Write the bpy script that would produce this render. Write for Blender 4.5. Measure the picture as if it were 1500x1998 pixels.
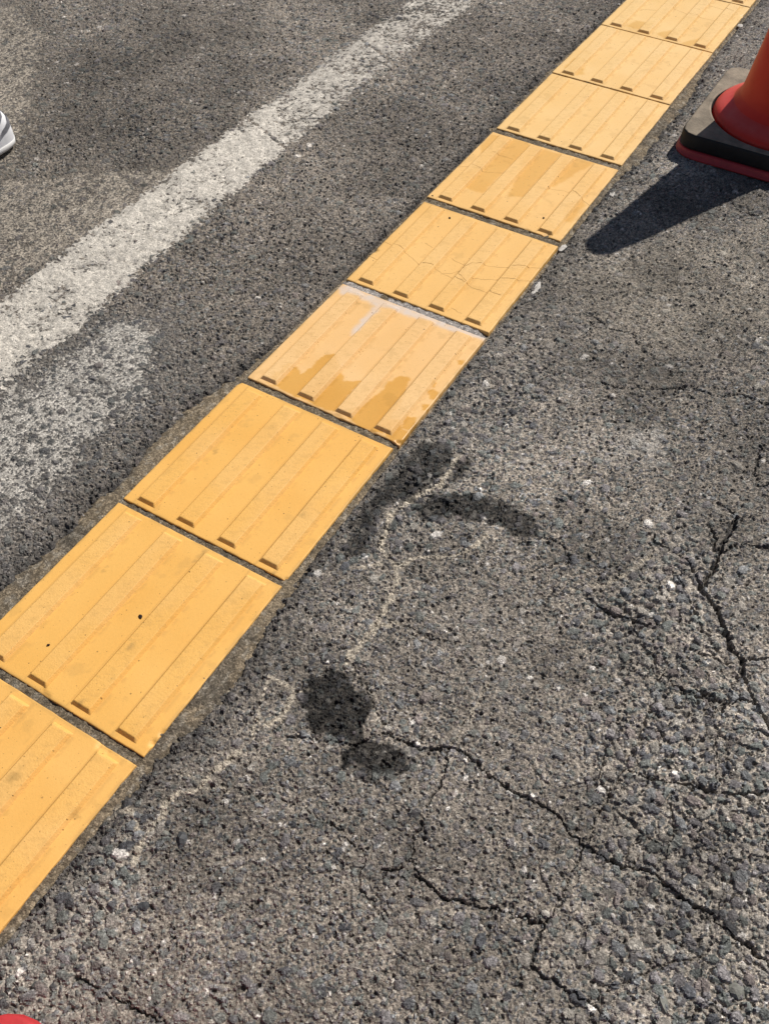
import bpy, bmesh, math, random
import numpy as np
from mathutils import Vector

for o in list(bpy.data.objects):
    bpy.data.objects.remove(o)
scene = bpy.context.scene
COL = scene.collection
random.seed(7)

# ------------------------------------------------------------------ camera
CAM = Vector((0.6572, -1.1354, 1.0991))
YAW, PITCH, ROLL = math.radians(-30.615), math.radians(50.94), math.radians(0.30)
fwd = Vector((math.sin(YAW) * math.cos(PITCH), math.cos(YAW) * math.cos(PITCH), -math.sin(PITCH)))
rgt = Vector((math.cos(YAW), -math.sin(YAW), 0))
upv = rgt.cross(fwd)
r2 = rgt * math.cos(ROLL) + upv * math.sin(ROLL)
u2 = upv * math.cos(ROLL) - rgt * math.sin(ROLL)
cd = bpy.data.cameras.new('camera')
cam = bpy.data.objects.new('camera', cd)
COL.objects.link(cam)
from mathutils import Matrix
m = Matrix((r2, u2, -fwd)).transposed().to_4x4()
m.translation = CAM
cam.matrix_world = m
cd.sensor_fit = 'VERTICAL'
cd.sensor_height = 24.0
cd.lens = 24.0 * 1834.7 / 1998.0
cd.clip_start, cd.clip_end = 0.02, 500
scene.camera = cam

# ------------------------------------------------------------------ sky, sun, exposure
SUN_EL = math.radians(49.5)
sun_az = Vector((0.30, 0.95, 0)).normalized()
to_sun = Vector((sun_az.x * math.cos(SUN_EL), sun_az.y * math.cos(SUN_EL), math.sin(SUN_EL)))
world = bpy.data.worlds.new('World')
scene.world = world
world.use_nodes = True
wn = world.node_tree.nodes
sky = wn.new('ShaderNodeTexSky')
sky.sky_type = 'NISHITA'
sky.sun_disc = False
sky.sun_elevation = SUN_EL
sky.sun_rotation = math.atan2(sun_az.x, sun_az.y)
sky.dust_density = 1.2
bg = wn['Background']
bg.inputs['Strength'].default_value = 0.050
world.node_tree.links.new(sky.outputs['Color'], bg.inputs['Color'])
sd = bpy.data.lights.new('sun', 'SUN')
sd.energy = 4.7
sd.angle = math.radians(0.53)
sd.color = (1.0, 0.95, 0.88)
sun = bpy.data.objects.new('sun', sd)
COL.objects.link(sun)
sun.rotation_euler = to_sun.to_track_quat('Z', 'Y').to_euler()
sun.location = (2, 6, 8)
scene.view_settings.view_transform = 'Standard'
scene.view_settings.look = 'None'
scene.view_settings.gamma = 1
scene.view_settings.use_curve_mapping = False
scene.view_settings.exposure = 0.0

# ------------------------------------------------------------------ survey of the place (millimetres on the ground)
CRACKS = [
    (9, 8, 0, [(663, -104), (657, -169), (662, -215), (659, -260), (690, -280), (705, -300), (724, -328), (741, -338), (758, -370), (779, -396), (802, -416), (833, -434)]),
    (5, 5, 0, [(655, -192), (668, -166), (685, -149), (707, -145), (740, -127)]),
    (7, 6, 0, [(729, -333), (748, -338), (761, -325), (792, -313)]),
    (5, 5, 0, [(632, -140), (645, -155), (652, -183)]),
    (4, 4, 0, [(647, 58), (657, 6), (670, -29), (704, -2)]),
    (4, 4, 0, [(627, -91), (663, -104)]),
    (6, 6, 0, [(530, -356), (557, -361), (572, -364), (594, -359), (621, -353)]),
    (4, 4, 0, [(662, -358), (676, -357), (697, -361), (728, -353)]),
    (4, 4, 0, [(566, -197), (572, -213), (592, -216), (620, -219), (636, -231), (659, -253)]),
    (5, 5, 0, [(658, -416), (676, -423), (694, -427), (719, -421), (747, -411)]),
    (4.5, 5, 0, [(363, -711), (386, -675), (410, -677), (441, -672), (469, -651), (490, -649), (531, -660), (570, -662), (598, -664), (637, -670), (661, -680)]),
    (6, 6, 0, [(661, -680), (678, -681), (709, -679), (742, -667), (763, -674), (788, -678), (808, -676), (835, -685), (863, -693), (884, -696), (919, -703)]),
    (5, 5, 0, [(476, -825), (493, -813), (513, -813), (545, -817), (575, -806), (608, -794), (634, -789), (657, -784)]),
    (5, 4, 0, [(657, -784), (658, -805), (662, -828), (685, -832), (722, -834), (758, -837), (784, -846)]),
    (3.5, 3.5, 0.3, [(657, -784), (662, -754), (662, -724), (661, -687), (662, -666), (661, -634), (662, -604), (665, -568), (665, -536), (664, -486), (659, -429), (657, -376)]),
    (3.5, 4, 0.1, [(469, -651), (476, -677), (482, -715), (484, -743), (483, -773), (496, -800), (513, -813)]),
    (3, 3, 0.7, [(469, -651), (469, -603), (469, -573), (466, -545)]),
    (5, 5, 0, [(665, -568), (696, -564), (726, -554), (759, -540), (775, -539), (817, -511), (849, -490)]),
    (3, 3, 0.2, [(744, -665), (747, -636), (743, -606), (729, -581)]),
    (5, 5, 0, [(706, -414), (747, -412), (765, -393), (790, -408), (801, -414)]),
    (5, 5, 0, [(247, -1087), (277, -1087), (302, -1084), (331, -1077), (361, -1079)]),
    (3, 3, 0.2, [(251, -837), (334, -815), (362, -813), (410, -809), (447, -822), (462, -859), (501, -868)]),
    (4, 4, 0, [(286, -746), (308, -732), (338, -719), (364, -711)]),
    (4, 4, 0.4, [(303, -615), (332, -634), (364, -657), (388, -675)]),
    (3, 3, 0, [(401, -318), (432, -288), (460, -285), (477, -310)]),
    (3, 3, 0.2, [(418, -370), (448, -349), (478, -309)]),
    (3, 3, 0.9, [(498, -354), (522, -335), (543, -312), (563, -274), (575, -235)]),
    (3, 3, 0.3, [(291, -529), (321, -525), (362, -525), (390, -518)]),
    (4, 4, 0, [(393, 704), (420, 684), (451, 686), (502, 675)]),
    (3, 3, 0, [(386, 486), (421, 488), (456, 490)]),
    (3, 3, 0.1, [(749, -460), (755, -497), (775, -539)]),
    (3, 3, 0.8, [(185, -855), (209, -845), (230, -851), (261, -840)]),
    (4, 3.5, 0, [(283, 226), (328, 202), (368, 211), (412, 173)]),
    (3.5, 3.5, 0, [(474, 105), (501, 129), (554, 132), (582, 156), (633, 158)]),
    (3.5, 3.5, 0.1, [(367, 63), (407, 65), (474, 105)]),
    (3, 3.5, 0, [(-652, 541), (-594, 530), (-528, 517), (-462, 500)]),
    (3, 3.5, 0, [(-643, 235), (-597, 229), (-554, 227)]),
    (3, 3.5, 0, [(-619, 103), (-565, 103), (-513, 107)]),
    (4, 4, 0, [(-646, -8), (-556, -5), (-505, -4), (-459, 5), (-430, 13)]),
    (4, 5, 0, [(-585, -100), (-519, -91), (-490, -84)]),
    (3, 3, 0, [(-631, 965), (-553, 973), (-481, 978)]),
    (3, 3, 0, [(-513, 374), (-527, 317), (-479, 288)]),
]
TRAILS = [
    (9, [(242, -212), (250, -257), (244, -291), (227, -317), (219, -342), (216, -367), (222, -403), (235, -434), (270, -445), (283, -474), (291, -504), (294, -541), (298, -568)]),
    (5, [(270, -445), (287, -419), (309, -401), (339, -379), (349, -357), (356, -328)]),
    (6, [(293, -549), (312, -536), (318, -527)]),
    (5, [(270, -675), (260, -690), (233, -684), (220, -685), (227, -716), (239, -741), (249, -772)]),
    (7, [(234, -685), (255, -689), (263, -703), (262, -723), (257, -747)]),
    (7, [(243, -794), (239, -817), (231, -837), (230, -861), (214, -876), (207, -893), (214, -907), (214, -929), (220, -950), (223, -968)]),
    (8, [(157, -931), (160, -943), (180, -920), (199, -929)]),
    (7, [(298, -568), (291, -595), (289, -624)]),
    (5, [(249, -452), (225, -477)]),
]
PATCH = {
    'wet1': [(269, -698), (260, -673), (271, -653), (286, -633), (312, -630), (338, -640), (360, -668), (366, -689), (361, -707), (329, -717), (296, -715)],
    'wet2': [(357, -727), (365, -702), (394, -689), (425, -684), (436, -697), (434, -718), (416, -731), (388, -738), (366, -737)],
    'wet6': [(354, -697), (370, -695), (393, -705), (393, -729), (370, -735), (356, -721)],
    'wet3': [(242, -336), (247, -305), (278, -279), (322, -262), (366, -254), (412, -268), (423, -291), (396, -308), (344, -305), (293, -324), (264, -350)],
    'wet4': [(174, -240), (193, -199), (230, -206), (243, -230), (235, -291), (224, -327), (204, -339), (200, -371), (217, -428), (207, -461), (185, -469), (176, -397)],
    'wet5': [(246, -228), (262, -206), (275, -248), (260, -263)],
    'dark1': [(-967, 173), (-1110, 300), (-1251, 549), (-1179, 764), (-847, 697), (-681, 532), (-624, 319), (-713, 200), (-868, 131)],
    'dark2': [(-362, 194), (-317, 397), (-319, 866), (-290, 1269), (-187, 1332), (-170, 733), (-186, 387), (-165, 79), (-156, -105), (-170, -223), (-199, -314), (-212, -365), (-273, -160)],
    'residue': [(-536, -517), (-503, -456), (-484, -366), (-494, -251), (-413, -177), (-327, -192), (-262, -279), (-238, -380), (-238, -468), (-231, -565), (-222, -630), (-213, -703), (-212, -745), (-245, -791)],
    'beige': [(-1185, -80), (-983, 19), (-889, 75), (-756, 167), (-640, 285), (-603, 202), (-616, 83), (-622, -64), (-628, -201), (-655, -306), (-748, -462)],
    'beige2': [(-1827, 479), (-1522, 665), (-1284, 529), (-1109, 273), (-927, 52), (-1063, -187)],
    'coarse1': [(601, -523), (657, -412), (730, -359), (859, -386), (993, -697), (915, -799), (763, -863), (684, -802), (691, -689), (655, -618)],
    'coarse2': [(163, -1189), (158, -1111), (170, -1027), (178, -932), (233, -914), (251, -999), (264, -1065), (297, -1142)],
    'coarse3': [(590, -444), (540, -360), (549, -229), (624, -128), (718, -321), (697, -406)],
    'coarse4': [(211, -454), (168, -230), (175, 46), (315, 39), (295, -192), (303, -309), (259, -446)],
    'scuff': [(439, -80), (447, -23), (482, 12), (511, 3), (534, -36), (521, -69), (464, -97)],
    'tan': [(145, 302), (326, 508), (484, 664), (576, 352), (447, 179), (289, 212)],
}
TILE_STAIN = {
    6: ([[(-117, -232), (-94, -230), (-107, -219), (-105, -178), (-91, -172), (-71, -185), (-67, -161), (-66, -121), (-52, -110), (-34, -126), (-16, -145), (0, -159), (26, -144), (24, -169), (26, -217), (28, -231), (-25, -234), (-68, -232)], [(42, -226), (50, -210), (57, -196), (68, -143), (61, -121), (67, -118), (73, -100), (83, -94), (95, -97), (96, -116), (104, -131), (109, -161), (112, -187), (116, -219), (117, -231), (79, -241)], [(131, -108), (137, -98), (151, -100), (155, -119), (144, -123)], [(139, -142), (151, -135), (157, -149), (145, -153)], [(130, -180), (146, -170), (155, -183), (153, -203), (139, -204)], [(122, -228), (117, -204), (128, -197), (158, -213), (154, -234), (136, -240)], [(124, -87), (136, -84), (138, -95), (130, -97)], [(139, -18), (149, -9), (154, -20), (145, -25)]],
        [[(-148, 48), (-133, 64), (-64, 60), (31, 66), (150, 67), (159, 58), (113, 49), (52, 46), (0, 44), (-30, 40), (-51, 30), (-72, 41), (-107, 41), (-130, 33)], [(-59, 43), (-44, 41), (-46, -2), (-46, -40), (-52, -55), (-60, -35), (-59, 2)]]),
    4: ([[(-146, 685), (-63, 695), (-51, 687), (-53, 622), (-59, 464), (-101, 464), (-123, 495), (-115, 537), (-129, 600), (-148, 626)], [(-49, 683), (19, 690), (20, 596), (20, 495), (-8, 480), (-27, 568)], [(33, 686), (96, 693), (76, 629), (59, 562), (46, 566), (40, 631)], [(109, 516), (128, 549), (140, 535), (140, 461), (124, 462)]],
        []),
    1: ([[(-89, 1341), (-81, 1388), (-35, 1395), (-29, 1343)], [(-9, 1345), (17, 1385), (41, 1359), (26, 1324)], [(61, 1322), (99, 1387), (114, 1363), (84, 1313)]],
        []),
    2: ([[(-138, 1058), (-136, 1115), (-106, 1109), (-82, 1047), (-104, 1025)]],
        []),
}
HAIRLINES = {
    5: [[(-146, 214), (-112, 213), (-51, 187), (-28, 194), (-2, 185), (12, 192), (28, 213), (34, 235), (50, 246), (91, 261), (153, 297)], [(-2, 185), (27, 182), (57, 179), (70, 176), (129, 178)], [(-8, 235), (28, 227)], [(28, 227), (28, 196), (57, 179)], [(-151, 161), (-127, 158)], [(53, 198), (124, 234), (155, 251)], [(62, 105), (86, 99)], [(-74, 252), (-54, 248)]],
    4: [[(50, 550), (78, 558), (106, 562), (150, 537)], [(-151, 525), (-124, 544), (-91, 538), (-52, 557)], [(-110, 612), (-62, 616)]],
    1: [[(-28, 1509), (29, 1490), (104, 1493)], [(-94, 1458), (-57, 1473)], [(49, 1574), (122, 1565)]],
}
SMUDGES = [(19, -573, 13), (19, -591, 9), (35, -748, 10), (34, -961, 16), (51, -894, 11), (130, -957, 13), (127, -550, 8), (34, -845, 8), (-84, -666, 7), (-89, 30, 9), (-34, 608, 8), (224, -107, 8), (105, -443, 9), (179, -590, 9), (-20, -898, 10), (-88, -402, 8)]
CRUMBS = [(13, -702, 9, 7), (-64, -800, 6, 5), (-96, 367, 5, 4), (-74, 351, 6, 5), (88, 449, 6, 8), (-138, 395, 6, 4)]
LUMPS = [(170, 238, 26, 14), (161, 381, 18, 12), (173, 605, 16, 10), (161, 1509, 16, 10), (-164, 1470, 18, 10)]
CHIPS = [(654, -772, 15.0, 'w'), (665, -777, 22.0, 'g'), (666, -625, 17.0, 'k'), (317, -471, 10.0, 'w'), (422, -109, 10.0, 'w'), (361, -255, 9.0, 'w'), (529, -267, 14.0, 'p'), (246, -1001, 20.0, 'p'), (263, -997, 24.0, 'k'), (252, -916, 26.0, 'k'), (232, -919, 15.0, 'g'), (180, -990, 18.0, 'k'), (484, -803, 16.0, 'p'), (608, -869, 15.0, 'g'), (-1337, 417, 9.0, 'w'), (598, -821, 9.0, 'w'), (248, -991, 12.0, 'w'), (862, -740, 28.0, 'g'), (800, -792, 24.0, 'g'), (726, -739, 16.0, 'p'), (-373, -68, 12.0, 'w')]
PAINT_L = [(-600, -645), (0, -648), (500, -645), (1000, -645), (1600, -648)]
PAINT_R = [(-600, -496), (-459, -498), (-300, -494), (-91, -510), (100, -508), (266, -514), (517, -520), (800, -518), (1100, -506), (1292, -502), (1600, -502)]
BED_L = [(-1500, 198), (-900, 200), (-758, 198), (-670, 190), (-569, 196), (-513, 186), (-415, 201), (-334, 194), (-244, 179), (-150, 166), (-105, 154),
         (37, 151), (191, 163), (362, 163), (672, 168), (840, 172), (1001, 178), (1294, 163), (1483, 168), (2600, 168)]
BED_R = [(-1500, 156), (-1111, 162), (-1038, 170), (-943, 168), (-848, 174), (-795, 186), (-722, 192), (-610, 178), (-523, 168),
         (-422, 164), (-312, 160), (-235, 156), (54, 155), (245, 163), (373, 160), (669, 170), (760, 186), (900, 184), (1078, 184),
         (1306, 160), (1548, 160), (2600, 160)]
# the tiles: centre x, centre y, turn in degrees
TILES = {-2: (-.001, 2.378, .1), -1: (0.0, 2.0745, -.2), 0: (.000, 1.7715, -.2), 1: (-.0004, 1.4690, -.40), 2: (-.0018, 1.1668, -.40), 3: (-.0012, .8632, .05),
         4: (-.0008, .5445, -.11), 5: (.0029, .2269, .11), 6: (.0041, -.0878, -.22), 7: (-.0005, -.4008, .17),
         8: (-.0003, -.7094, .05), 9: (-.0020, -1.0202, -.35), 10: (-.001, -1.331, .1)}
TOP = 0.0030          # tile faces stand this far above the asphalt
BAR_H = 0.0058

# ------------------------------------------------------------------ numeric helpers
f32 = np.float32
_T = {}


def table(seed):
    if seed not in _T:
        _T[seed] = np.random.default_rng(seed).random((512, 512), dtype=f32)
    return _T[seed]


def sstep(t):
    t = np.clip(t, 0, 1)
    return t * t * (3 - 2 * t)


def vnoise(x, y, size, seed):
    t = table(seed)
    x, y = x / size, y / size
    fx, fy = np.floor(x), np.floor(y)
    ix, iy = fx.astype(np.int32) & 511, fy.astype(np.int32) & 511
    u, v = x - fx, y - fy
    u, v = u * u * (3 - 2 * u), v * v * (3 - 2 * v)
    jx, jy = (ix + 1) & 511, (iy + 1) & 511
    return (t[ix, iy] * (1 - u) + t[jx, iy] * u) * (1 - v) + (t[ix, jy] * (1 - u) + t[jx, jy] * u) * v


def fbm(x, y, size, seed, octs=3):
    s, a, n = 0, 1.0, 0
    for k in range(octs):
        s = s + a * vnoise(x + 3.7 * k * size, y - 1.9 * k * size, size / 2 ** k, seed + k)
        n += a
        a *= .5
    return s / n


def cells(x, y, size, seed, lo=.34, hi=.60, sides=5):
    """Nearest angular stone: inside value (1 centre, 0 rim, negative outside), two random numbers of that stone and its tilted top."""
    ta, tb, tc, td, te = (table(seed + k) for k in range(5))
    gx, gy = np.floor(x / size).astype(np.int32), np.floor(y / size).astype(np.int32)
    best = np.full(x.shape, -9, f32)
    r1 = np.zeros(x.shape, f32)
    r2_ = np.zeros(x.shape, f32)
    tilt = np.zeros(x.shape, f32)
    for dx in (-1, 0, 1):
        for dy in (-1, 0, 1):
            ix, iy = (gx + dx) & 511, (gy + dy) & 511
            cx = x - (gx + dx + .15 + .7 * ta[ix, iy]) * size
            cy = y - (gy + dy + .15 + .7 * tb[ix, iy]) * size
            an = tc[ix, iy] * 6.283
            e, g_ = td[ix, iy], te[ix, iy]
            rad = size * (lo + (hi - lo) * e)
            ca, sa = np.cos(an), np.sin(an)
            u, v = (ca * cx + sa * cy) / (rad * (1 + .32 * g_)), (-sa * cx + ca * cy) / (rad / (1 + .32 * g_))
            m_ = u * u + v * v
            for k in range(sides):
                q = 6.2832 * k / sides
                rk = .70 + .30 * ((e * (3.1 + 2.3 * k) + g_ * (5.7 + k)) % 1)
                m_ = np.maximum(m_, (math.cos(q) * u + math.sin(q) * v) / rk)
            d = 1 - m_
            w = d > best
            best = np.where(w, d, best)
            r1 = np.where(w, e * 7.31 % 1, r1)
            r2_ = np.where(w, (g_ * 13.7 + ta[ix, iy]) % 1, r2_)
            tilt = np.where(w, u * (g_ - .5) + v * (tb[ix, iy] - .5), tilt)
    return best, r1, r2_, tilt


def seg_dist(px, py, ax, ay, bx, by):
    vx, vy = bx - ax, by - ay
    t = np.clip(((px - ax) * vx + (py - ay) * vy) / (vx * vx + vy * vy + 1e-12), 0, 1)
    return np.hypot(px - ax - t * vx, py - ay - t * vy)


def line_dist(X, Y, pts, far=.03):
    """Distance to a polyline (pts in metres), 'far' where it is further off."""
    out = np.full(X.shape, far, f32)
    for (ax, ay), (bx, by) in zip(pts[:-1], pts[1:]):
        s = np.nonzero((X > min(ax, bx) - far) & (X < max(ax, bx) + far) & (Y > min(ay, by) - far) & (Y < max(ay, by) + far))
        if len(s[0]):
            out[s] = np.minimum(out[s], seg_dist(X[s], Y[s], ax, ay, bx, by))
    return out


def poly_sd(X, Y, pts, far=.08):
    """Signed distance to a polygon, positive inside, cut off at -far."""
    out = np.full(X.shape, -far, f32)
    q = np.array(pts, float)
    s = np.nonzero((X > q[:, 0].min() - far) & (X < q[:, 0].max() + far) & (Y > q[:, 1].min() - far) & (Y < q[:, 1].max() + far))
    if not len(s[0]):
        return out
    x, y = X[s], Y[s]
    ins = np.zeros(x.shape, bool)
    d = np.full(x.shape, 9, f32)
    for k in range(len(q)):
        (ax, ay), (bx, by) = q[k], q[(k + 1) % len(q)]
        d = np.minimum(d, seg_dist(x, y, ax, ay, bx, by))
        if ay != by:
            ins ^= ((ay > y) != (by > y)) & (x < (bx - ax) * (y - ay) / (by - ay) + ax)
    out[s] = np.where(ins, d, -np.minimum(d, far))
    return out


def M(pts):
    return [(a / 1000, b / 1000) for a, b in pts]


def mask(X, Y, names, soft, warp=0.0, wsize=.03, seed=90):
    out = np.zeros(X.shape, f32)
    wx = X + warp * (fbm(X, Y, wsize, seed, 3) - .5) * 2
    wy = Y + warp * (fbm(X, Y, wsize, seed + 5, 3) - .5) * 2
    for n in names:
        out = np.maximum(out, sstep(poly_sd(wx, wy, M(PATCH[n]), max(.02, soft)) / soft + .5))
    return out


def lerp(a, b, t):
    return a + (b - a) * t


def mixc(c, col, t):
    return c + (np.array(col, f32) - c) * t[..., None]


# ------------------------------------------------------------------ object helpers
def tag(o, label=None, cat=None, group=None, kind=None):
    for k, v in (('label', label), ('category', cat), ('group', group), ('kind', kind)):
        if v:
            o[k] = v
    return o


def link(name, me, mat=None, parent=None):
    o = bpy.data.objects.new(name, me)
    COL.objects.link(o)
    if mat:
        for mm_ in (mat if isinstance(mat, (list, tuple)) else [mat]):
            if mm_.name not in [k.name for k in me.materials if k]:
                me.materials.append(mm_)
    if parent:
        o.parent = parent
    return o


def empty(name, loc=(0, 0, 0), rz=0.0):
    o = bpy.data.objects.new(name, None)
    o.empty_display_size = .05
    COL.objects.link(o)
    o.location = loc
    o.rotation_euler = (0, 0, rz)
    return o


def grid_mesh(name, X, Y, Z, tint=None, attrs=None, keep=None, smooth=True):
    R, C = X.shape
    idx = np.arange(R * C, dtype=np.int32).reshape(R, C)
    quads = np.stack([idx[:-1, :-1], idx[:-1, 1:], idx[1:, 1:], idx[1:, :-1]], -1)
    quads = quads.reshape(-1, 4) if keep is None else quads[keep]
    co = np.stack([X, Y, Z], -1).reshape(-1, 3).astype(f32)
    data = {'tint': None if tint is None else tint.reshape(-1, 3)}
    extra = {k: v.reshape(-1) for k, v in (attrs or {}).items()}
    if keep is not None:
        used = np.unique(quads)
        remap = np.zeros(R * C, np.int32)
        remap[used] = np.arange(len(used), dtype=np.int32)
        quads, co = remap[quads], co[used]
        data = {k: (None if v is None else v[used]) for k, v in data.items()}
        extra = {k: v[used] for k, v in extra.items()}
    a, b, c = co[quads[0, 0]], co[quads[0, 1]], co[quads[0, 2]]
    if np.cross(b - a, c - b)[2] < 0:
        quads = quads[:, ::-1]
    me = bpy.data.meshes.new(name)
    me.vertices.add(len(co))
    me.vertices.foreach_set('co', co.ravel())
    n = len(quads)
    me.loops.add(n * 4)
    me.loops.foreach_set('vertex_index', np.ascontiguousarray(quads).ravel())
    me.polygons.add(n)
    me.polygons.foreach_set('loop_start', np.arange(0, n * 4, 4, dtype=np.int32))
    me.polygons.foreach_set('use_smooth', np.full(n, smooth))
    me.update(calc_edges=True)
    if data['tint'] is not None:
        at = me.attributes.new('tint', 'FLOAT_COLOR', 'POINT')
        rgba = np.ones((len(co), 4), f32)
        rgba[:, :3] = np.clip(data['tint'], 0, 1)
        at.data.foreach_set('color', rgba.ravel())
    for k, v in extra.items():
        at = me.attributes.new(k, 'FLOAT', 'POINT')
        at.data.foreach_set('value', v.astype(f32))
    return me


def bm_obj(name, bm, mat, parent=None, smooth=True):
    me = bpy.data.meshes.new(name)
    bmesh.ops.recalc_face_normals(bm, faces=bm.faces)
    bm.to_mesh(me)
    bm.free()
    if smooth:
        me.polygons.foreach_set('use_smooth', [True] * len(me.polygons))
    return link(name, me, mat, parent)


def rings_bm(rings, close_first=False, close_last=False):
    """Skin over closed rings of equally many points."""
    bm = bmesh.new()
    vs = [[bm.verts.new(p) for p in r] for r in rings]
    n = len(rings[0])
    for a, b in zip(vs[:-1], vs[1:]):
        for k in range(n):
            bm.faces.new((a[k], a[(k + 1) % n], b[(k + 1) % n], b[k]))
    if close_first:
        bm.faces.new(vs[0])
    if close_last:
        bm.faces.new(vs[-1])
    return bm


# ------------------------------------------------------------------ materials
def material(name):
    mt = bpy.data.materials.new(name)
    mt.use_nodes = True
    nt = mt.node_tree
    return mt, nt, nt.nodes['Principled BSDF']


def nd(nt, kind, **kw):
    n = nt.nodes.new(kind)
    for k, v in kw.items():
        if k in n.inputs:
            n.inputs[k].default_value = v
        else:
            setattr(n, k, v)
    return n


def tinted(name, rough, grain_scale, grain_amt, bump_scale, bump_dist, spec=.3, specks=None, rough_attr=None, grains=None):
    """Colour from the surface's own 'tint', broken up by fine mineral grain."""
    mt, nt, b = material(name)
    L = nt.links.new
    at = nd(nt, 'ShaderNodeAttribute', attribute_name='tint')
    tc = nd(nt, 'ShaderNodeNewGeometry')
    n1 = nd(nt, 'ShaderNodeTexNoise', Scale=grain_scale, Detail=4.0, Roughness=.7)
    L(tc.outputs['Position'], n1.inputs['Vector'])
    mr = nd(nt, 'ShaderNodeMapRange')
    mr.inputs['From Min'].default_value, mr.inputs['From Max'].default_value = .28, .72
    mr.inputs['To Min'].default_value, mr.inputs['To Max'].default_value = 1 - grain_amt, 1 + grain_amt
    L(n1.outputs['Fac'], mr.inputs['Value'])
    mx = nd(nt, 'ShaderNodeMix', data_type='RGBA', blend_type='MULTIPLY')
    mx.inputs[0].default_value = 1
    L(at.outputs['Color'], mx.inputs[6])
    L(mr.outputs[0], mx.inputs[7])
    col = mx.outputs[2]
    if grains:
        for sc_, am_ in ((1.7, .10), (45.0, .14)):
            nb = nd(nt, 'ShaderNodeTexNoise', Scale=sc_, Detail=5.0, Roughness=.6)
            L(tc.outputs['Position'], nb.inputs['Vector'])
            rb = nd(nt, 'ShaderNodeMapRange')
            rb.inputs['From Min'].default_value, rb.inputs['From Max'].default_value = .3, .7
            rb.inputs['To Min'].default_value, rb.inputs['To Max'].default_value = 1 - am_, 1 + am_
            L(nb.outputs['Fac'], rb.inputs['Value'])
            mb = nd(nt, 'ShaderNodeMix', data_type='RGBA', blend_type='MULTIPLY')
            mb.inputs[0].default_value = 1
            L(col, mb.inputs[6])
            L(rb.outputs[0], mb.inputs[7])
            col = mb.outputs[2]
        vo = nd(nt, 'ShaderNodeTexVoronoi', Scale=float(grains[0]))
        L(tc.outputs['Position'], vo.inputs['Vector'])
        sp = nd(nt, 'ShaderNodeSeparateColor')
        L(vo.outputs['Color'], sp.inputs[0])
        pw = nd(nt, 'ShaderNodeMath', operation='POWER')
        L(sp.outputs[0], pw.inputs[0])
        pw.inputs[1].default_value = 2.2
        gm = nd(nt, 'ShaderNodeMapRange')
        gm.inputs['To Min'].default_value, gm.inputs['To Max'].default_value = 1 - grains[1] * .8, 1 + grains[1] * 1.7
        L(pw.outputs[0], gm.inputs['Value'])
        mg = nd(nt, 'ShaderNodeMix', data_type='RGBA', blend_type='MULTIPLY')
        mg.inputs[0].default_value = 1
        L(col, mg.inputs[6])
        L(gm.outputs[0], mg.inputs[7])
        col = mg.outputs[2]
    if specks:
        for sc, thr, c in specks:
            vo = nd(nt, 'ShaderNodeTexVoronoi', voronoi_dimensions='2D', Scale=float(sc))
            L(tc.outputs['Position'], vo.inputs['Vector'])
            sp = nd(nt, 'ShaderNodeSeparateColor')
            L(vo.outputs['Color'], sp.inputs[0])
            k1 = nd(nt, 'ShaderNodeMath', operation='MULTIPLY')
            L(sp.outputs[0], k1.inputs[0])
            L(sp.outputs[0], k1.inputs[1])
            k2 = nd(nt, 'ShaderNodeMath', operation='MULTIPLY')
            L(k1.outputs[0], k2.inputs[0])
            L(k1.outputs[0], k2.inputs[1])
            k3 = nd(nt, 'ShaderNodeMath', operation='MULTIPLY')
            L(k2.outputs[0], k3.inputs[0])
            k3.inputs[1].default_value = thr
            lt = nd(nt, 'ShaderNodeMath', operation='LESS_THAN')
            L(vo.outputs['Distance'], lt.inputs[0])
            L(k3.outputs[0], lt.inputs[1])
            k4 = nd(nt, 'ShaderNodeMath', operation='MULTIPLY')
            L(lt.outputs[0], k4.inputs[0])
            L(sp.outputs[1], k4.inputs[1])
            m2 = nd(nt, 'ShaderNodeMix', data_type='RGBA')
            L(k4.outputs[0], m2.inputs[0])
            L(col, m2.inputs[6])
            m2.inputs[7].default_value = (*c, 1)
            col = m2.outputs[2]
    L(col, b.inputs['Base Color'])
    b.inputs['Specular IOR Level'].default_value = spec
    b.inputs['Roughness'].default_value = rough
    if rough_attr:
        wa = nd(nt, 'ShaderNodeAttribute', attribute_name=rough_attr)
        m3 = nd(nt, 'ShaderNodeMapRange')
        m3.inputs['To Min'].default_value, m3.inputs['To Max'].default_value = rough, .28
        L(wa.outputs['Fac'], m3.inputs['Value'])
        L(m3.outputs[0], b.inputs['Roughness'])
    n2 = nd(nt, 'ShaderNodeTexNoise', Scale=bump_scale, Detail=3.0, Roughness=.65)
    L(tc.outputs['Position'], n2.inputs['Vector'])
    bp = nd(nt, 'ShaderNodeBump', Strength=1.0, Distance=bump_dist)
    L(n2.outputs['Fac'], bp.inputs['Height'])
    L(bp.outputs['Normal'], b.inputs['Normal'])
    return mt


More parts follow.
